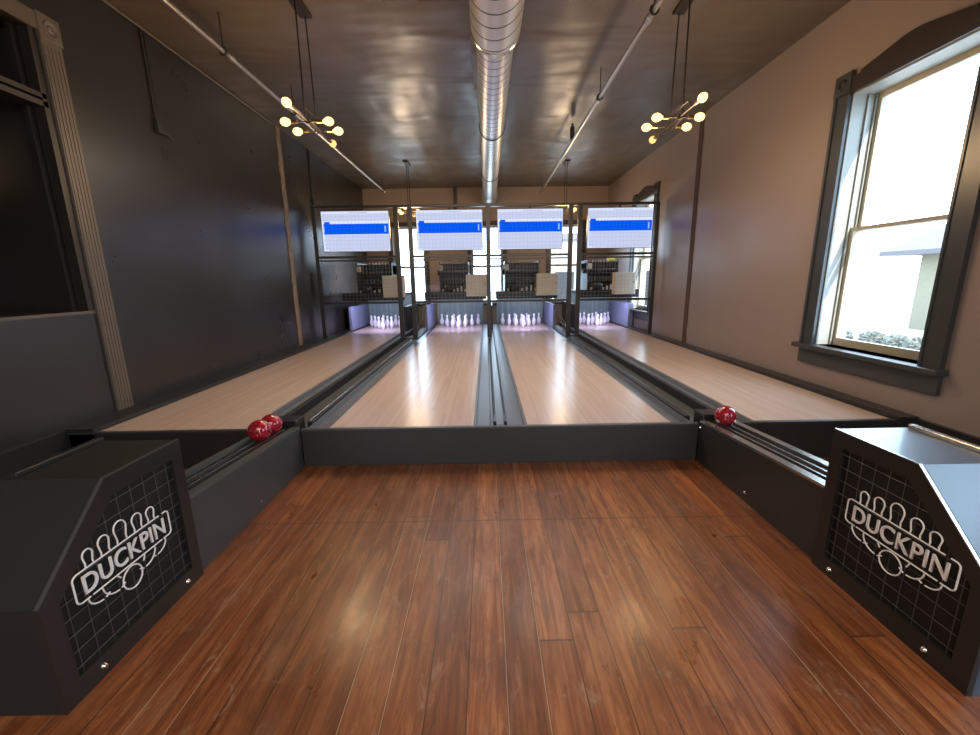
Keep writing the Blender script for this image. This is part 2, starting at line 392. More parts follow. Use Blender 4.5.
# dark window on the left wall
w = thing('window_7', 'dark window with fluted brown casing in the charcoal wall', 'window', (XL, 2.8, 1.235), None, 'structure')
b = B(); y0, y1, z0, z1 = 2.1, 3.545, 1.235, 3.33
for s in (1, -1):
    ye = 3.57 if s > 0 else 2.1 - .18
    box(b, XL, XL + .022, ye, ye + .16, .345 if s > 0 else 0, 3.28)
    for k in range(5): box(b, XL + .022, XL + .026, ye + .012 + k * .03, ye + .030 + k * .03, .36 if s > 0 else .1, 3.25)
obj('fluted_casing', b, 'cas_l', w)
b = B(); bevbox(b, XL, XL + .034, 3.565, 3.74, 3.28, 3.465, .006); k = obj('corner_block', b, 'cas_l', w)
b = B(); lathe(b, [(0, .004), (.02, .008), (.03, .002), (.05, .010), (.058, 0)], 20, (XL + .034, 3.652, 3.372), 'x'); r = obj('rosette', b, 'cas_l', k, True); r.location = (0, 0, 0)
b = B(); box(b, XL, XL + .024, 2.0, 3.565, 3.33, 3.45); obj('header_casing', b, 'cas_l', w)
b = B(); box(b, XL - .16, XL + .0, y0, y1, 2.79, 2.83); box(b, XL - .10, XL + .0, y0, y1, 2.85, 2.885); box(b, XL - .08, XL, y1 - .035, y1, z0, z1); box(b, XL - .12, XL - .09, y1 - .075, y1, z0, z1); obj('transom_bar', b, 'darkbrown', w)
b = B(); box(b, XL - .02, XL + .014, y0, 3.56, z0 - .018, z0 + .006); obj('window_sill', b, 'cas_l', w)
b = B(); box(b, XL - .9, XL - .2, y1, y1 + .03, z0, z1); box(b, XL - .9, XL - .2, y0 - .03, y0, z0, z1); box(b, XL - .9, XL - .2, y0, y1, z0 - .03, z0); box(b, XL - .9, XL - .2, y0, y1, z1, z1 + .03); obj('deep_reveal', b, 'darkbrown', w)
b = B(); box(b, XL - .93, XL - .9, y0, y1, z0, z1); obj('dark_back', b, 'dark', w)  # black sheet in place of the unlit room beyond
b = B(); box(b, XL - .107, XL - .103, y0, y1, z0, z1); obj('window_pane', b, 'glass_d', w)

# ------------------------------------------------------------------ lanes
for i, (a, c) in enumerate(LANES):
    b = B(); box(b, a, c, YF + .034, LEND, .1, ZL)
    tag(obj('bowling_lane', b, 'lane', None, at=((a + c) / 2, YF + .034, .1)), 'glossy pale maple bowling lane, ' + LN[i], 'bowling lane', 'bowling lanes')
def uprofile(x0, x1, zt, zb, t=.014):
    return [(x0, .1), (x1, .1), (x1, zt), (x1 - t, zt), (x1 - t - .012, zb), (x0 + t + .012, zb), (x0 + t, zt), (x0, zt)]
def gutter(x0, x1, label, zt=ZL - .004, zb=ZL - .045):
    b = B(); prism(b, uprofile(x0, x1, zt, zb), 'y', YF + .03, LEND)
    tag(obj('lane_gutter', b, 'gutter', None, at=((x0 + x1) / 2, YF + .03, .1)), label, 'gutter', 'gutters along the lanes')
gutter(-1.947, -1.78, 'grey gutter on the right side of the far left lane')
gutter(-1.45, -1.273, 'grey gutter on the left side of the second lane from the left')
gutter(-.117, .038, 'grey gutter on the right side of the second lane from the left', ZL - .002, ZL - .02)
gutter(.152, .307, 'grey gutter on the left side of the third lane from the left', ZL - .002, ZL - .02)
gutter(1.463, 1.63, 'grey gutter on the right side of the third lane from the left')
gutter(1.97, 2.137, 'grey gutter on the left side of the far right lane')
# ball channels between lane pairs
for x0, x1, lab in ((-1.777, -1.453, 'left'), (1.633, 1.967, 'right')):
    t = thing('ball_return_channel', 'long dark sunken channel between the two lanes on the ' + lab, 'ball return channel', ((x0 + x1) / 2, YF, .1), 'ball channels between lane pairs')
    b = B(); box(b, x0 + .045, x1 - .045, YF + .15, LEND, .1, ZL - .075); obj('channel_bed', b, 'chan', t)
    for e in (x0, x1 - .045):
        b = B(); bevbox(b, e, e + .045, YF + .15, LEND, .1, ZL + .012, .006); obj('ridge', b, 'ridge', t)
    if lab == 'left':
        b = B(); tube(b, [(x1 - .03, YF + .16, ZL + .016), (x1 - .03, 8.0, ZL + .016)], .007, 6); obj('rail', b, 'rail', t)
t = thing('lane_divider', 'narrow raised grey divider between the two middle lanes', 'divider', (.095, YF, .1))
b = B(); bevbox(b, .06, .13, YF + .03, LEND, .1, ZL + .006, .004); obj('divider_cap', b, 'gutter', t)
for x in (.045, .13):
    b = B(); box(b, x, x + .015, YF + .03, LEND, .1, ZL + .010); obj('edge_strip', b, 'ridge', t)
    b = B(); bevbox(b, x - .004, x + .019, YF + .03, YF + .20, .1, ZL + .032, .003); obj('end_post', b, 'black', t)
# foul boards
t = thing('foul_board', 'long charcoal board across the front of the middle lanes', 'board', (.095, YF, 0))
b = B(); bevbox(b, -1.484, 1.674, YF, YF + .03, 0, ZL - .016, .003); obj('board_face', b, 'board', t)
b = B(); bevbox(b, -1.484, 1.674, YF - .008, YF + .032, ZL - .016, ZL + .003, .004); obj('edge_cap', b, 'greyboard', t)
for x0, x1, mt, lab in ((XL + .036, -1.83, 'black', 'black front board of the far left lane behind the ball return'), (1.99, XR - .036, 'black', 'black front board of the far right lane behind the ball return')):
    t = thing('front_board', lab, 'board', ((x0 + x1) / 2, YF, 0))
    b = B(); bevbox(b, x0, x1, YF, YF + .03, 0, ZL - .01, .003); obj('board_face', b, mt, t)
    b = B(); bevbox(b, x0, x1, YF - .004, YF + .032, ZL - .01, ZL + .004, .003); obj('edge_cap', b, 'board', t)

# ------------------------------------------------------------------ ball returns
def slope(y): return .335 + (YF - y) * .066
def ball_track(xi, s, side):
    """xi: face towards the approach, s: direction away from it"""
    t = thing('ball_return_track', 'low charcoal ball return track with metal rails on the ' + side + ' of the approach', 'ball return track', (xi + s * .12, 2.46, 0), 'ball return tracks')
    ya, yb = 1.853, YF - .010
    X = lambda d: xi + s * d
    def slab(d0, d1, z0=None, dz0=0., dz1=0.):
        b = B(); x0, x1 = sorted((X(d0), X(d1)))
        pts = [(ya, 0 if z0 is None else slope(ya) + z0), (yb, 0 if z0 is None else slope(yb) + z0), (yb, slope(yb) + dz1), (ya, slope(ya) + dz1)]
        prism(b, pts, 'x', x0, x1); return b
    obj('side_panel', slab(0, .018, None, 0, -.012), 'greyboard' if side == 'left' else 'board', t)
    obj('side_panel', slab(.255, .273, None, 0, -.012), 'board', t)
    obj('track_bed', slab(.018, .255, -.09, 0, -.062), 'ridge', t)
    obj('rail', slab(.0, .055, -.012, 0, .004), 'rail' if side == 'right' else 'chan', t)  # window light on the right track's rails is put into their material
    obj('rail', slab(.094, .106, -.06, 0, .002), 'rail', t)
    obj('rail', slab(.156, .168, -.06, 0, .002), 'rail', t)
    obj('rail', slab(.205, .255, -.012, 0, .012), 'rail' if side == 'right' else 'chan', t)
    b = B()
    x0, x1 = sorted((X(.022), X(.255))); bevbox(b, x0, x1, YF - .009, YF + .14, .15, ZL + .075, .006); obj('end_hood', b, 'black', t)
    for y, z in ((2.45, .06), (YF - .02, slope(YF) - .05)):
        b = B(); lathe(b, [(0, -.008), (.006, -.008), (.010, 0)], 10, (xi - s * .001, y, z), 'x'); o = obj('bolt', b, 'bolt', t)
    return t
ball_track(-1.487, -1, 'left'); ball_track(1.677, 1, 'right')

PROF = [(1.15, 0), (1.15, .42), (1.455, .73), (1.845, .73), (1.845, 0)]
INN = [(1.212, .085), (1.212, .392), (1.478, .655), (1.785, .655), (1.785, .085)]
def logo_bm(P):
    """P(u, v) -> world point; u 0..0.46 along the sign, v height"""
    b = B(); R = .0031
    def st(pts, cyc=False, r=R): tube(b, [P(u, v) for u, v in pts], r, 6, cyc)
    z0, z1, L, q = .335, .448, .458, .016
    st([(.05, z0), (.016, z0), (.004, z0 + q * .4), (0, z0 + q), (0, z1 - q), (.004, z1 - q * .4), (.016, z1), (.10, z1)])
    st([(.09, z1), (.405, z1)]); st([(.06, z0), (.40, z0)])
    st([(.425, z1), (.446, z1), (.455, z1 - q * .4), (L, z1 - q), (L, z0 + q), (.455, z0 + q * .4), (.446, z0), (.41, z0)])
    for uc, w, h in ((.072, .040, .062), (.140, .046, .072), (.216, .056, .088), (.296, .048, .072), (.366, .042, .060)):
        pts = [(-.40, 0), (-.36, .18), (-.44, .42), (-.50, .66)] + [(.5 * math.cos(PI - PI * k / 8), .66 + .34 * math.sin(PI * k / 8)) for k in range(1, 8)] + [(.50, .66), (.44, .42), (.36, .18), (.40, 0)]
        st([(uc + x * w, z1 + .004 + y * h) for x, y in pts])
    for uc, wd, dp, s in ((.040, .052, .042, 1), (.098, .062, .056, 1), (.418, .052, .042, -1), (.356, .060, .052, -1)):
        st([(uc + s * wd * (1 - math.cos(PI / 2 * k / 6)), z0 - .006 - dp * math.sin(PI / 2 * k / 6)) for k in range(7)])
        st([(uc + s * (wd + .012), z0 - .006 - dp), (uc + s * (wd + .03), z0 - .006 - dp * .8)])
    st([(.165, z0 - .004), (.176, z0 - .020)]); st([(.300, z0 - .004), (.290, z0 - .026)])
    st([(.228 + .047 * math.cos(2 * PI * k / 24), z0 - .055 + .047 * math.sin(2 * PI * k / 24)) for k in range(24)], True)
    # lettering
    cu = bpy.data.curves.new('lettering', 'FONT'); cu.body = 'DUCKPIN'; cu.size = .104; cu.extrude = .003; cu.offset = .0003; cu.space_character = 1.04
    ob = bpy.data.objects.new('lettering', cu); C.objects.link(ob)
    dg = bpy.context.evaluated_depsgraph_get(); me = bpy.data.meshes.new_from_object(ob.evaluated_get(dg))
    bpy.data.objects.remove(ob); bpy.data.curves.remove(cu)
    xs = [v.co.x for v in me.vertices]; ys = [v.co.y for v in me.vertices]
    fx = .392 / (max(xs) - min(xs)); fy = .074 / (max(ys) - min(ys)); mx, my = min(xs), min(ys)
    p0, pu, pv = Vector(P(0, 0)), Vector(P(1, 0)) - Vector(P(0, 0)), Vector(P(0, 1)) - Vector(P(0, 0)); nn = pu.cross(pv).normalized()
    t = bmesh.new(); t.from_mesh(me)
    for v in t.verts: v.co = p0 + pu * (.034 + (v.co.x - mx) * fx) + pv * (z0 + .019 + (v.co.y - my) * fy) + nn * v.co.z
    t.to_mesh(me); t.free(); b.from_mesh(me); bpy.data.meshes.remove(me)
    return b
def cabinet(xi, s, side):
    lab = 'black angled cabinet with lettered grille, %s' % ('shaded top, at the left ball track' if s < 0 else 'blue shine on its top, at the right ball track')
    t = thing('ball_return_cabinet', lab, 'ball return cabinet', (xi + s * .21, 1.5, 0), 'ball return cabinets')
    X = lambda d: xi + s * d
    x0, x1 = sorted((X(.022), X(.42)))
    b = B(); prism(b, PROF, 'x', x0, x1)
    bmesh.ops.recalc_face_normals(b, faces=b.faces)
    obj('cabinet_body', b, 'cab_lit' if s > 0 else 'cab_shaded', t)
    # face frame with a cut-out
    b = B(); fa, fb = X(0), X(.022)
    o1 = [b.verts.new((fa, y, z)) for y, z in PROF]; i1 = [b.verts.new((fa, y, z)) for y, z in INN]
    o2 = [b.verts.new((fb, y, z)) for y, z in PROF]; i2 = [b.verts.new((fb, y, z)) for y, z in INN]
    for k in range(5):
        j = (k + 1) % 5
        b.faces.new((o1[k], o1[j], i1[j], i1[k])); b.faces.new((o2[k], o2[j], i2[j], i2[k]))
        b.faces.new((o1[k], o1[j], o2[j], o2[k])); b.faces.new((i1[k], i1[j], i2[j], i2[k]))
    obj('face_frame', b, 'black', t)
    b = B(); x0, x1 = sorted((X(.019), X(.0215))); prism(b, INN, 'x', x0, x1); obj('recess_panel', b, 'recess', t)
    b = B(); xg = X(.010); ch = lambda y: .392 + (y - 1.212) * (.263 / .266) if y < 1.478 else .655
    k = 0
    while 1.785 - .034 - k * .064 > 1.215:
        y = 1.785 - .034 - k * .064; tube(b, [(xg, y, .085), (xg, y, ch(y))], .0014, 6); k += 1
    k = 0
    while .085 + .03 + k * .064 < .65:
        z = .115 + k * .064; y0 = 1.212 if z < .392 else 1.212 + (z - .392) * (.266 / .263)
        tube(b, [(X(.0065), y0, z), (X(.0065), 1.785, z)], .0014, 6); k += 1
    obj('wire_grille', b, 'grid', t)
    xl = X(-.001)
    P = (lambda u, v: (xl, 1.262 + u * .965, v)) if s < 0 else (lambda u, v: (xl, 1.708 - u, v))
    obj('lettered_sign', logo_bm(P), 'logo', t)
    for y in (1.297, 1.742):
        b = B(); lathe(b, [(0, -s * .010), (.007, -s * .010), (.011, -s * .004), (.012, 0)], 12, (X(0), y, .042), 'x'); obj('bolt', b, 'bolt', t, True)
    b = B(); x0, x1 = sorted((X(.345), X(.372))); bevbox(b, x0, x1, 1.47, 1.84, .73, .752, .004); obj('top_rim', b, 'rail' if s > 0 else 'black', t)
    x0, x1 = sorted((X(0), X(.012))); b = B()
    prism(b, [(1.15, .42), (1.455, .73), (1.845, .73), (1.845, .734), (1.453, .734), (1.147, .424)], 'x', x0, x1); obj('edge_trim', b, 'rail' if s > 0 else 'greyboard', t)
    return t
cabinet(-1.468, -1, 'left'); cabinet(1.655, 1, 'right')

def ball(x, y, label):
    b = B(); R = .077; bmesh.ops.create_uvsphere(b, u_segments=32, v_segments=20, radius=R)
    o = obj('bowling_ball', b, 'ball', None, True); o.location = (x, y, slope(y) + .0735); o.rotation_euler = (x, y * 3, 1)
    tag(o, label, 'bowling ball', 'red balls on the tracks')
ball(-1.618, 2.76, 'glossy red ball on the left track, the nearer of the touching two')
ball(-1.618, 2.917, 'glossy red ball on the left track, touching the hood behind the other red ball')
ball(1.797, 2.95, 'single glossy red ball on the right track')

# ------------------------------------------------------------------ pins
def pin_mesh():
    b = B()
    pr = [(0, 0), (.024, 0), (.027, .004), (.032, .02), (.043, .06), (.0475, .09), (.046, .115), (.037, .155), (.026, .185), (.0195, .205), (.0185, .218), (.021, .235), (.0255, .253), (.0262, .268), (.022, .285), (.012, .297), (0, .30)]
    lathe(b, [(r * 1.18, z * .95) for r, z in pr], 20); return b
pp = tag(obj('bowling_pin', pin_mesh(), 'pin', None, True), 'white pin', 'bowling pin', 'white pins standing at the lane ends')
b = B(); tube(b, [(0, 0, .284), (0, 0, .80)], .0006, 5); lobj('string', b, 'pin', pp)
ROWS = [['lone front pin'], ['second row left', 'second row right'], ['third row left', 'third row middle', 'third row right'], ['back row outer left', 'back row inner left', 'back row inner right', 'back row outer right']]
first = True
for i, (a, c) in enumerate(LANES):
    xc = (a + c) / 2
    for r, row in enumerate(ROWS):
        for k, nm in enumerate(row):
            o = pp if first else copy_tree(pp); first = False
            o.location = (xc + (k - r / 2) * .315, 10.0 + r * .245, ZL)
            o['label'] = 'white pin on the %s, %s of the triangle' % (LN[i], nm)

# pit curtains, kickbacks, machines
for i, (a, c) in enumerate(LANES):
    b = B(); n = 30
    prev = None
    for k in range(n + 1):
        x = a - .04 + (c - a + .08) * k / n; y = 11.05 + .012 * math.sin(k * 1.7)
        cur = (b.verts.new((x, y, ZL - .05)), b.verts.new((x, y, 1.12)))
        if prev: b.faces.new((prev[0], cur[0], cur[1], prev[1]))
        prev = cur
    tag(obj('pit_curtain', b, 'teal', None, True), 'teal grey curtain closing the pit behind the pins, ' + LN[i], 'curtain', 'pit curtains')
for x0, x1, y0, lab in ((-3.20, -3.14, 9.6, 'pale violet side panel left of the pins on the far left lane'), (-1.90, -1.80, 9.4, 'dark side panel right of the pins on the far left lane'), (-1.42, -1.36, 9.45, 'pale violet side panel left of the pins on the second lane from the left'),
                        (.055, .135, 9.4, 'thin side panel dividing the pins of the two middle lanes'), (1.52, 1.58, 9.45, 'pale violet side panel right of the pins on the third lane from the left'), (2.0, 2.09, 9.4, 'dark side panel left of the pins on the far right lane'), (3.25, 3.36, 9.45, 'pale violet side panel right of the pins on the far right lane')):
    b = B(); bevbox(b, x0, x1, y0, 11.0, ZL + .014, .88, .006)
    tag(obj('kickback_panel', b, 'kick' if 'violet' in lab else 'mach', None, at=((x0 + x1) / 2, y0, ZL)), lab, 'side panel', 'side panels beside the pins')
MX = [(-2.92, -2.13), (-1.06, -.40), (.42, 1.20), (2.30, 3.00)]
for i, (a, c) in enumerate(LANES):
    m0, m1 = MX[i]; xm = (m0 + m1) / 2
    t = thing('pinsetter', 'black string pinsetter machine above the pins of the ' + LN[i], 'pinsetter', (xm, 9.8, 1.04), 'string pinsetters over the lanes')
    b = B(); bevbox(b, a - .10, c + .12 if i < 3 else XR - .005, 9.25, 9.33, 1.03, 1.20, .006); box(b, a - .10, c + .08, 9.33, 10.5, 1.12, 1.18); obj('machine_deck', b, 'mach', t)
    b = B(); bevbox(b, m0, m1, 9.62, 10.2, 1.58, 1.82, .02); obj('upper_housing', b, 'mach', t)
    b = B()
    for s in (m0, m1 - .02): box(b, s, s + .02, 9.55, 10.25, 1.18, 1.86)
    obj('side_plate', b, 'mach', t)
    b = B(); box(b, m0 + .02, m1 - .02, 10.0, 10.02, 1.18, 1.58); obj('rear_plate', b, 'mach', t)
    for k in range(10):
        x = m0 + .06 + (m1 - m0 - .12) * k / 9
        b = B(); lathe(b, [(0, -.012), (.055, -.012), (.055, -.007), (.045, -.004), (.045, .004), (.055, .007), (.055, .012), (0, .012)], 14, (x, 9.62, 1.44), 'x')
        q = obj('string_reel', b, 'machgrey', t, True)
        b = B(); box(b, x - .004, x + .004, 9.57, 9.62, 1.60, 1.86); obj('guide_fin', b, 'machgrey' if i in (0, 3) else 'mach', t)
    b = B(); tube(b, [(m0, 9.62, 1.44), (m1, 9.62, 1.44)], .010, 8); tube(b, [(m0, 9.60, 1.66), (m1, 9.60, 1.66)], .012, 8); obj('shaft', b, 'rail', t)
    b = B(); lathe(b, [(0, 0), (.075, 0), (.08, .01), (.08, .17), (.06, .2), (0, .2)], 18, (m0 + .12, 9.48, 1.27), 'x'); obj('drive_motor', b, 'mach', t, True)
    b = B()
    for k in range(7):
        x = m0 + .08 + k * (m1 - m0 - .16) / 6; box(b, x - .018, x + .018, 9.45, 9.5, 1.20, 1.25 + .03 * (k % 3))
    obj('string_clamp', b, 'whitebox', t)
    b = B(); bevbox(b, m0 + .01, m0 + .09, 9.50, 9.62, 1.66, 1.78, .008); obj('sensor_box', b, 'whitebox', t)
    b = B(); tube(b, [(m0 - .06, 9.8, 1.62), (m0, 9.8, 1.62)], .06, 14); obj('end_pulley', b, 'mach', t)
    bx0 = [-2.24, -.44, 1.09, 2.78][i]
    t2 = thing('electrical_cabinet', 'off white electrical cabinet hung right of the pinsetter over the ' + LN[i], 'electrical cabinet', (bx0 + .24, 9.2, 1.1), 'electrical cabinets beside the pinsetters')
    b = B(); bevbox(b, bx0, bx0 + .46, 9.06, 9.245, 1.10, 1.57, .01); obj('cabinet_box', b, 'whitebox', t2)
    b = B(); bevbox(b, bx0 + .015, bx0 + .445, 9.045, 9.06, 1.115, 1.555, .005); dr = obj('cabinet_door', b, 'whitebox', t2)
    b = B(); lathe(b, [(0, -.014), (.014, -.014), (.014, 0)], 12, (bx0 + .41, 9.045, 1.36), 'y'); h = obj('latch', b, 'mach', dr); h.location = (0, 0, 0)
b = B(); bevbox(b, 2.79, 2.95, 9.65, 9.76, 1.822, 1.93, .01)
tag(obj('parts_box', b, 'yellow', None, at=(2.87, 9.7, 1.822)), 'small yellow box on top of the pinsetter over the far right lane', 'box')

# ------------------------------------------------------------------ wire mesh partition
t = thing('wire_partition', 'tall dark steel frame with wire mesh across all four lanes', 'partition', (.05, YM, ZL))
PX = [(-3.235, ZL + .036), (-1.69, ZL), (-1.43, ZL), (.05, ZL + .012), (1.625, ZL), (1.80, ZL), (3.265, ZL + .036)]
for k, (x, z) in enumerate(PX):
    w = .035 if k in (0, 6) else .042
    b = B(); bevbox(b, x - w, x + w, YM - .03, YM + .03, z, 2.83, .004); obj('post', b, 'steel', t)
b = B(); bevbox(b, -3.27, 3.30, YM - .034, YM + .034, 2.80, 2.845, .004); obj('top_rail', b, 'steel', t)
GAPS = [(-3.20, -1.732), (-1.388, .008), (.092, 1.583), (1.842, 3.23)]
for g0, g1 in GAPS:
    for z, h in ((1.91, .022), (1.845, .014), (1.04, .022)):
        b = B(); box(b, g0, g1, YM - .02, YM + .02, z - h, z + h); obj('cross_rail', b, 'steel', t)
    for za, zb, rr in ((1.05, 1.835, .0016), (1.93, 2.80, .0007)):
        b = B(); n = max(2, round((g1 - g0) / .072)); nz = round((zb - za) / .072)
        for k in range(1, n): x = g0 + (g1 - g0) * k / n; tube(b, [(x, YM, za), (x, YM, zb)], rr, 4)
        for k in range(1, nz): z = za + (zb - za) * k / nz; tube(b, [(g0, YM - .005, z), (g1, YM - .005, z)], rr, 4)
        obj('wire_mesh', b, 'mesh', t)
for x0, x1 in ((-1.732, -1.388), (1.583, 1.842)):
    b = B(); bevbox(b, x0 + .0, x1 - .0, YM - .06, YM + .05, ZL + .013, ZL + .04, .004); obj('base_plate', b, 'steel', t)
for xs, xe in ((-1.30, -1.42), (-1.34, -1.46), (1.44, 1.60), (1.50, 1.64)):
    b = B(); tube(b, [(xs, 9.2, 1.03), (xe, YM + .06, ZL + .06)], .012, 8); obj('diagonal_brace', b, 'machgrey', t)

# scoring screens
SX = [(-3.125, -1.83), (-1.325, -.048), (.225, 1.49), (1.955, 3.215)]
for i, (a, c) in enumerate(SX):
    lab = ['leftmost', 'second from the left', 'third from the left', 'rightmost'][i]
    z0, z1 = 2.015, 2.765; t = thing('scoring_screen', 'wide white scoring screen with blue band, %s of the four' % lab, 'screen', ((a + c) / 2, YM + .08, z0), 'scoring screens over the lanes')
    b = B(); bevbox(b, a, c, YM + .05, YM + .10, z0, z1, .004); obj('screen_housing', b, 'mach', t)
    y = YM + .048; q = .010
    def pl(name, x0, x1, za, zb, mt, dy=0.):
        b = B(); box(b, x0, x1, y - dy - .0015, y - dy, za, zb); return obj(name, b, mt, t)
    W, HH = c - a, z1 - z0
    d = pl('display', a + q, c - q, z0 + q, z1 - q, 'scr')
    def pc(name, u0, u1, v0, v1, mt, dy):
        b = B(); box(b, a + W * u0, a + W * u1, y - dy - .001, y - dy, z0 + HH * v0, z0 + HH * v1); o = obj(name, b, mt, d); o.location = (0, 0, 0)
    pc('blue_band', .03, .985, .43, .685, 'blue', .002); pc('blue_tab', .045, .125, .68, .735, 'blue', .002)
    pc('name_box', .035, .985, .05, .42, 'scr2', .002); pc('header_strip', .02, .985, .75, .93, 'scr2', .002)
    for k in range(16): u = .16 + k * .048; pc('frame_tick', u, u + .004, .69, .72, 'scrg', .002)
    pc('score_mark', .925, .945, .48, .63, 'scrl', .0035); pc('score_mark', .035, .042, .47, .64, 'scrl', .0035); pc('footer_line', .08, .96, .035, .045, 'scrg', .0035)
    pc('header_line', .40, .68, .945, .955, 'scrg', .0035)
    b = B(); box(b, a + W * .3, a + W * .7, YM + .10, YM + .13, z0 + .2, z1 - .2); tube(b, [((a + c) / 2, YM + .115, z1 - .2), ((a + c) / 2, YM + .115, 2.84)], .018, 8); obj('mount', b, 'steel', t)

# ------------------------------------------------------------------ duct and pipes
DX, DZ = .118, 3.635
t = thing('spiral_duct', 'round galvanised spiral duct running under the ceiling', 'duct', (DX, 4, DZ))
def ribbed(r, y0, y1, per):
    pr = [(0, y0), (r, y0)]; y = y0
    while y + per < y1:
        pr += [(r, y + per)]; y += per
    return pr + [(r, y1), (0, y1)]
b = B(); lathe(b, ribbed(.178, 4.2, 11.3, .142), 40, (DX, 0, DZ), 'y'); obj('duct_run', b, 'duct', t, True)
b = B(); lathe(b, ribbed(.222, YN + .02, 4.16, .172), 40, (DX, 0, DZ), 'y'); obj('wide_duct_run', b, 'duct_big', t, True)
b = B(); lathe(b, [(.222, 4.16), (.228, 4.17), (.222, 4.2), (.200, 4.26), (.186, 4.30), (.180, 4.32)], 40, (DX, 0, DZ), 'y'); obj('reducer_collar', b, 'rail', t, True)
b = B(); lathe(b, [(.180, 11.2), (.215, 11.25), (.222, 11.6), (.215, YB - .004), (0, YB - .004)], 40, (DX, 0, DZ), 'y'); obj('end_collar', b, 'duct_big', t, True)
for y in (6.6, 9.2):
    b = B(); tube(b, [(DX + .184 * math.cos(2 * PI * k / 32), y, DZ + .184 * math.sin(2 * PI * k / 32)) for k in range(32)], .006, 6, True); tube(b, [(DX, y, DZ + .18), (DX, y, H)], .008, 6); obj('hanging_strap', b, 'steel', t)
b = B(); box(b, DX - .235, DX + .235, 4.3, 7.3, 3.80, H); struct('trim_5', b, 'ceil', 'shallow boxed strip on the ceiling above the duct', 'trim')
def sprinkler(x, y1, hang, drops, label):
    t = thing('sprinkler_pipe', label, 'pipe', (x, y1, 3.6), 'pipes under the ceiling')
    b = B(); tube(b, [(x, YN + .01, 3.6), (x, y1 - .05, 3.6), (x, y1, 3.6)], .024, 12); obj('pipe_run', b, 'tube_steel', t, True)
    for y in hang:
        b = B(); tube(b, [(x + .034 * math.cos(2 * PI * k / 16), y, 3.6 + .034 * math.sin(2 * PI * k / 16)) for k in range(16)], .009, 6, True); tube(b, [(x, y, 3.63), (x, y, H)], .006, 6); obj('hanger', b, 'steel', t)
        b = B(); lathe(b, [(.024, -.04), (.032, -.035), (.032, .035), (.024, .04)], 14, (x, y + .12, 3.6), 'y'); obj('coupling', b, 'tube_steel', t, True)
    for y in drops:
        b = B(); tube(b, [(x, y, 3.6), (x, y, 3.74), (x, y, 3.80)], .02, 10); lathe(b, [(.036, 3.64), (.036, 3.80), (.03, 3.80), (.034, 3.82), (.012, 3.84), (.028, 3.86), (0, 3.862)], 12, (x, y, 0)); obj('sprinkler_head', b, 'steel', t, True)
    b = B(); lathe(b, [(0, y1 - .03), (.034, y1 - .03), (.034, y1 + .03), (0, y1 + .035)], 14, (x, 0, 3.6), 'y'); obj('end_cap', b, 'steel', t, True)
sprinkler(-2.455, 10.8, (4.45, 5.9, 10.6), (), 'thin steel pipe under the ceiling near the charcoal wall')
sprinkler(1.415, 11.0, (3.9, 5.55, 10.8), (7.2,), 'thin steel pipe under the ceiling right of the duct')

# cords with boxes on the charcoal wall
def wall_cord(y, z, label):
    t = thing('wall_cord', label, 'cord', (XL + .02, y, z), None)
    for e in (-.02, .025):
        b = B(); tube(b, [(XL + .012, y + e, H - .01), (XL + .014, y + e * .8, (H + z) / 2), (XL + .014, y + e * .4, z + .1)], .009, 6); obj('cable', b, 'cord', t)
    b = B(); bevbox(b, XL + .001, XL + .05, y - .045, y + .045, z - .02, z + .11, .008); obj('junction_box', b, 'cord', t)
    b = B(); tube(b, [(XL + .03, y + .03, z + .02), (XL + .05, y + .14, z - .03)], .014, 8); obj('plug', b, 'cord', t)
wall_cord(4.66, 2.98, 'black cord and box hanging from the ceiling on the charcoal wall, nearer one')
wall_cord(8.5, 2.93, 'black cord and box on the charcoal wall above the leftmost screen')

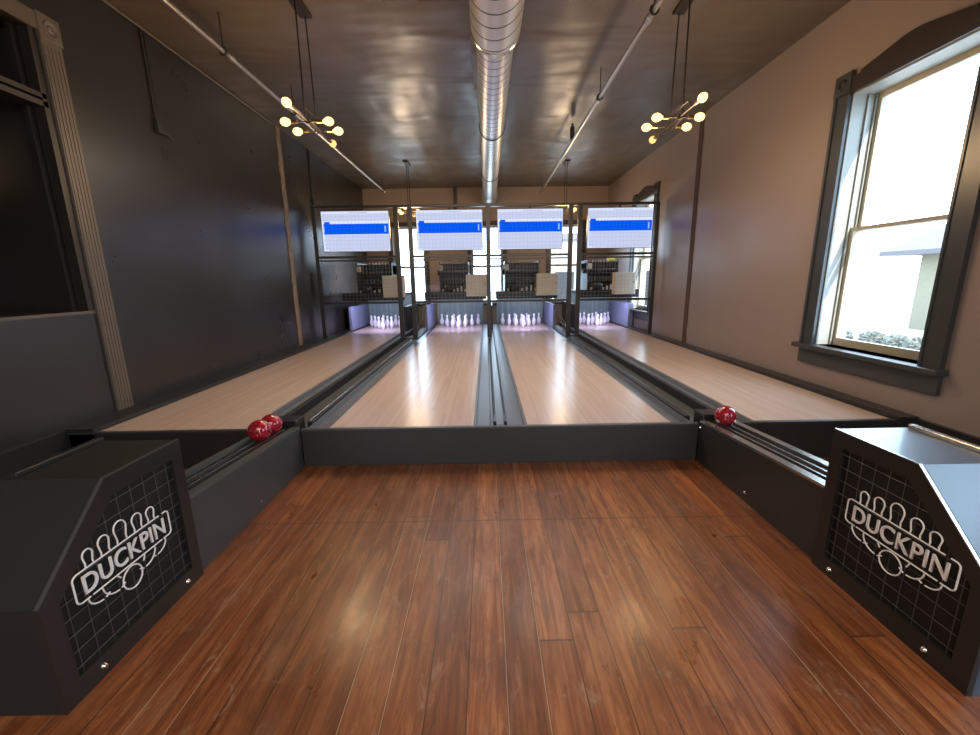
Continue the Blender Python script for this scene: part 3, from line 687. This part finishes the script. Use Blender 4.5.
# ------------------------------------------------------------------ chandeliers
def chandelier():
    t = thing('chandelier', '', 'chandelier', (0, 0, 0), 'six bulb chandeliers')
    zz = -.98 # lamp plane below ceiling
    b = B(); bevbox(b, -.055, .055, -.17, .17, -.03, -.001, .004); lobj('canopy', b, 'bronze', t)
    for y in (-.09, .18):
        b = B(); tube(b, [(0, y * .8, -.02), (0, y, zz + .10)], .007, 8); lobj('stem', b, 'bronze', t)
    b = B()
    for p in ([(0, -.09, zz + .10), (0, .18, zz + .10)], [(0, -.09, zz + .10), (0, -.09, zz)], [(0, .18, zz + .10), (0, .18, zz)], [(0, -.37, zz), (0, .52, zz)], [(-.035, -.28, zz + .05), (-.035, .05, zz + .05)], [(-.035, -.28, zz + .05), (0, -.28, zz)], [(-.035, .05, zz + .05), (0, .05, zz)],
              [(-.13, -.03, zz), (.11, -.03, zz)], [(-.13, .23, zz), (.11, .23, zz)], [(.035, -.03, zz), (.035, .40, zz - .05), (0, .45, zz)]): tube(b, p, .0062, 8)
    for y in (-.03, .23): lathe(b, [(0, -.02), (.018, -.02), (.022, 0), (.018, .02), (0, .02)], 12, (0, y, zz))
    lobj('rod_frame', b, 'bronze', t, True)
    for d, p, lit in (((0, -1, 0), (0, -.37, zz), 1), ((0, 1, 0), (0, .52, zz), 0), ((-1, 0, 0), (-.125, -.03, zz), 1), ((1, 0, 0), (.105, -.03, zz), 1), ((-1, 0, 0), (-.125, .23, zz), 1), ((1, 0, 0), (.105, .23, zz), 1)):
        d = Vector(d); p = Vector(p); b = B()
        tube(b, [p - d * .02, p + d * .035], .017, 12); s = lobj('socket', b, 'brass', t, True)
        b = B(); pr = [(.011, .03), (.014, .040), (.028, .058), (.038, .082), (.038, .098), (.030, .121), (.015, .134), (0, .138)]
        if d.x: lathe(b, [(r, (p.x + d.x * q)) for r, q in pr], 16, (0, p.y, p.z), 'x')
        else: lathe(b, [(r, (p.y + d.y * q)) for r, q in pr], 16, (p.x, 0, p.z), 'y')
        u = lobj('bulb', b, 'bulb' if lit else 'amber', s, True)
    return t
ch = chandelier()
for k, (x, y, lab) in enumerate(((-1.665, 4.34, 'glowing six bulb chandelier hanging before the charcoal wall'), (1.865, 4.34, 'glowing six bulb chandelier hanging before the taupe wall'),
                                 (-1.66, 9.5, 'small looking far chandelier hanging behind the left screens'), (1.78, 9.6, 'small looking far chandelier hanging behind the right screens'))):
    o = ch if k == 0 else copy_tree(ch); o.location = (x, y, H); o['label'] = lab
    l = bpy.data.lights.new('chandelier_lamp', 'POINT'); l.energy = 62; l.color = (1., .66, .34); l.shadow_soft_size = .2
    q = bpy.data.objects.new('chandelier_lamp', l); C.objects.link(q); q.location = (x, y + .1, H - 1.32)

# ------------------------------------------------------------------ outside
b = B(); box(b, -60, 80, -40, 90, -1.3, -1.1); o = struct('ground_outside', b, 'ground', 'pale bright ground outside the windows', 'ground')
t = thing('house_outside', 'pale ochre house with wide eaves seen through the right window', 'house', (24, 17, -1.1))
b = B(); box(b, 20, 30, 13, 19.3, -1.1, 2.3); obj('house_wall', b, 'plaster', t)
b = B(); prism(b, [(19.2, 2.3), (31, 2.3), (31, 2.5), (25, 5.0), (19.2, 2.5)], 'y', 12, 20.6); obj('house_roof', b, 'roofm', t)
for y in (15.0, 17.4):
    b = B(); box(b, 19.96, 20, y, y + .7, -.2, 1.2); obj('house_window', b, 'mach', t)
for k in range(6):
    b = B(); bmesh.ops.create_icosphere(b, subdivisions=4, radius=.36)
    for v in b.verts: v.co *= 1 + random.uniform(-.2, .2)
    y = 10.6 + k * .88; o = obj('shrub', b, 'leaf'); o.location = (13.2 + random.uniform(-.3, .3), y, -.78 + random.uniform(-.05, .05)); o.scale = (1, 1, random.uniform(.7, 1.05))
    tag(o, 'bare looking shrub in the row outside the right window', 'shrub', 'shrubs outside the right window')
t = thing('brick_building', 'pink brick building seen through the back wall windows', 'building', (5, 24, -1.1))
b = B(); box(b, 2.6, 12, 22, 30, -1.1, 3.4); obj('building_wall', b, 'brick', t)
b = B(); box(b, 2.4, 12.2, 21.8, 30.2, 3.4, 3.7); obj('building_roof', b, 'roofm', t)
for x in (3.6, 6, 8.4):
    b = B(); box(b, x, x + 1, 21.95, 22, 0, 1.8); obj('building_window', b, 'mach', t)

# ------------------------------------------------------------------ light
wd = bpy.data.worlds.new('sky'); SC.world = wd; wd.use_nodes = True
nt = wd.node_tree; bg = nt.nodes['Background']; bg.inputs[0].default_value = (.55, .77, 1., 1); bg.inputs[1].default_value = 9.0
def area(name, loc, rot, sx, sy, power, col, portal=False, spread=PI):
    l = bpy.data.lights.new(name, 'AREA'); l.shape = 'RECTANGLE'; l.size = sx; l.size_y = sy; l.energy = power; l.color = col; l.spread = spread
    if portal: l.cycles.is_portal = True
    o = bpy.data.objects.new(name, l); C.objects.link(o); o.location = loc; o.rotation_euler = rot; return o
for y in RW: area('window_portal', (XR + .31, y, 1.92), (0, PI / 2, 0), 2.33, 1.07, 1, (1, 1, 1), True)
for a, c in BW: area('window_portal', ((a + c) / 2, YB + .26, 1.86), (-PI / 2, 0, 0), c - a, 2.12, 1, (1, 1, 1), True)
for x in (-1.8, 1.8): area('window_portal', (x, YN - .21, 1.9), (PI / 2, 0, 0), 1.2, 2.2, 1, (1, 1, 1), True)
sl = bpy.data.lights.new('sun', 'SUN'); sl.energy = 9; sl.angle = .01; sl.color = (1, .95, .86)
so = bpy.data.objects.new('sun', sl); C.objects.link(so); so.rotation_euler = Vector((-.27, 1, -.75)).to_track_quat('-Z', 'Y').to_euler()
# added fill light, unseen, behind the viewer
area('room_fill', (.1, -1.2, 3.3), (math.radians(38), 0, 0), 3.5, 1.6, 105, (1., .76, .52))
area('hall_fill', (.1, 5.6, 3.25), (0, 0, 0), 3.0, 3.0, 75, (1., .84, .72))  # added fill light above the lanes, not a fixture
for i, (a, c) in enumerate(LANES):
    area('pin_lamp', ((a + c) / 2, 9.45, .98), (math.radians(52), 0, 0), .9, .08, 17, (.62, .58, 1.))

# ------------------------------------------------------------------ camera
F = 410.593; pitch, yaw, roll = math.radians(12.0613), math.radians(-.3508), math.radians(-.8135)
fw = Vector((0, math.cos(pitch), -math.sin(pitch))); up = Vector((0, math.sin(pitch), math.cos(pitch))); rt = Vector((1, 0, 0))
r2 = math.cos(roll) * rt + math.sin(roll) * up; u2 = -math.sin(roll) * rt + math.cos(roll) * up
RZ = Matrix.Rotation(yaw, 3, 'Z'); r2, u2, fw = RZ @ r2, RZ @ u2, RZ @ fw
cam = bpy.data.cameras.new('camera'); co = bpy.data.objects.new('camera', cam); C.objects.link(co)
m = Matrix((r2, u2, -fw)).transposed().to_4x4(); m.translation = (0, 0, 1.45); co.matrix_world = m
cam.sensor_fit = 'HORIZONTAL'; cam.sensor_width = 36; cam.lens = F / 980 * 36; cam.clip_start = .02
SC.camera = co
SC.view_settings.view_transform = 'Standard'; SC.view_settings.look = 'None'; SC.view_settings.exposure = 0.0
try:
    SC.cycles.use_denoising = True; SC.cycles.use_adaptive_sampling = False; SC.cycles.blur_glossy = 1.0; SC.cycles.caustics_reflective = False; SC.cycles.caustics_refractive = False; SC.cycles.max_bounces = 8; SC.cycles.transparent_max_bounces = 16; SC.cycles.sample_clamp_indirect = 6
except Exception: pass
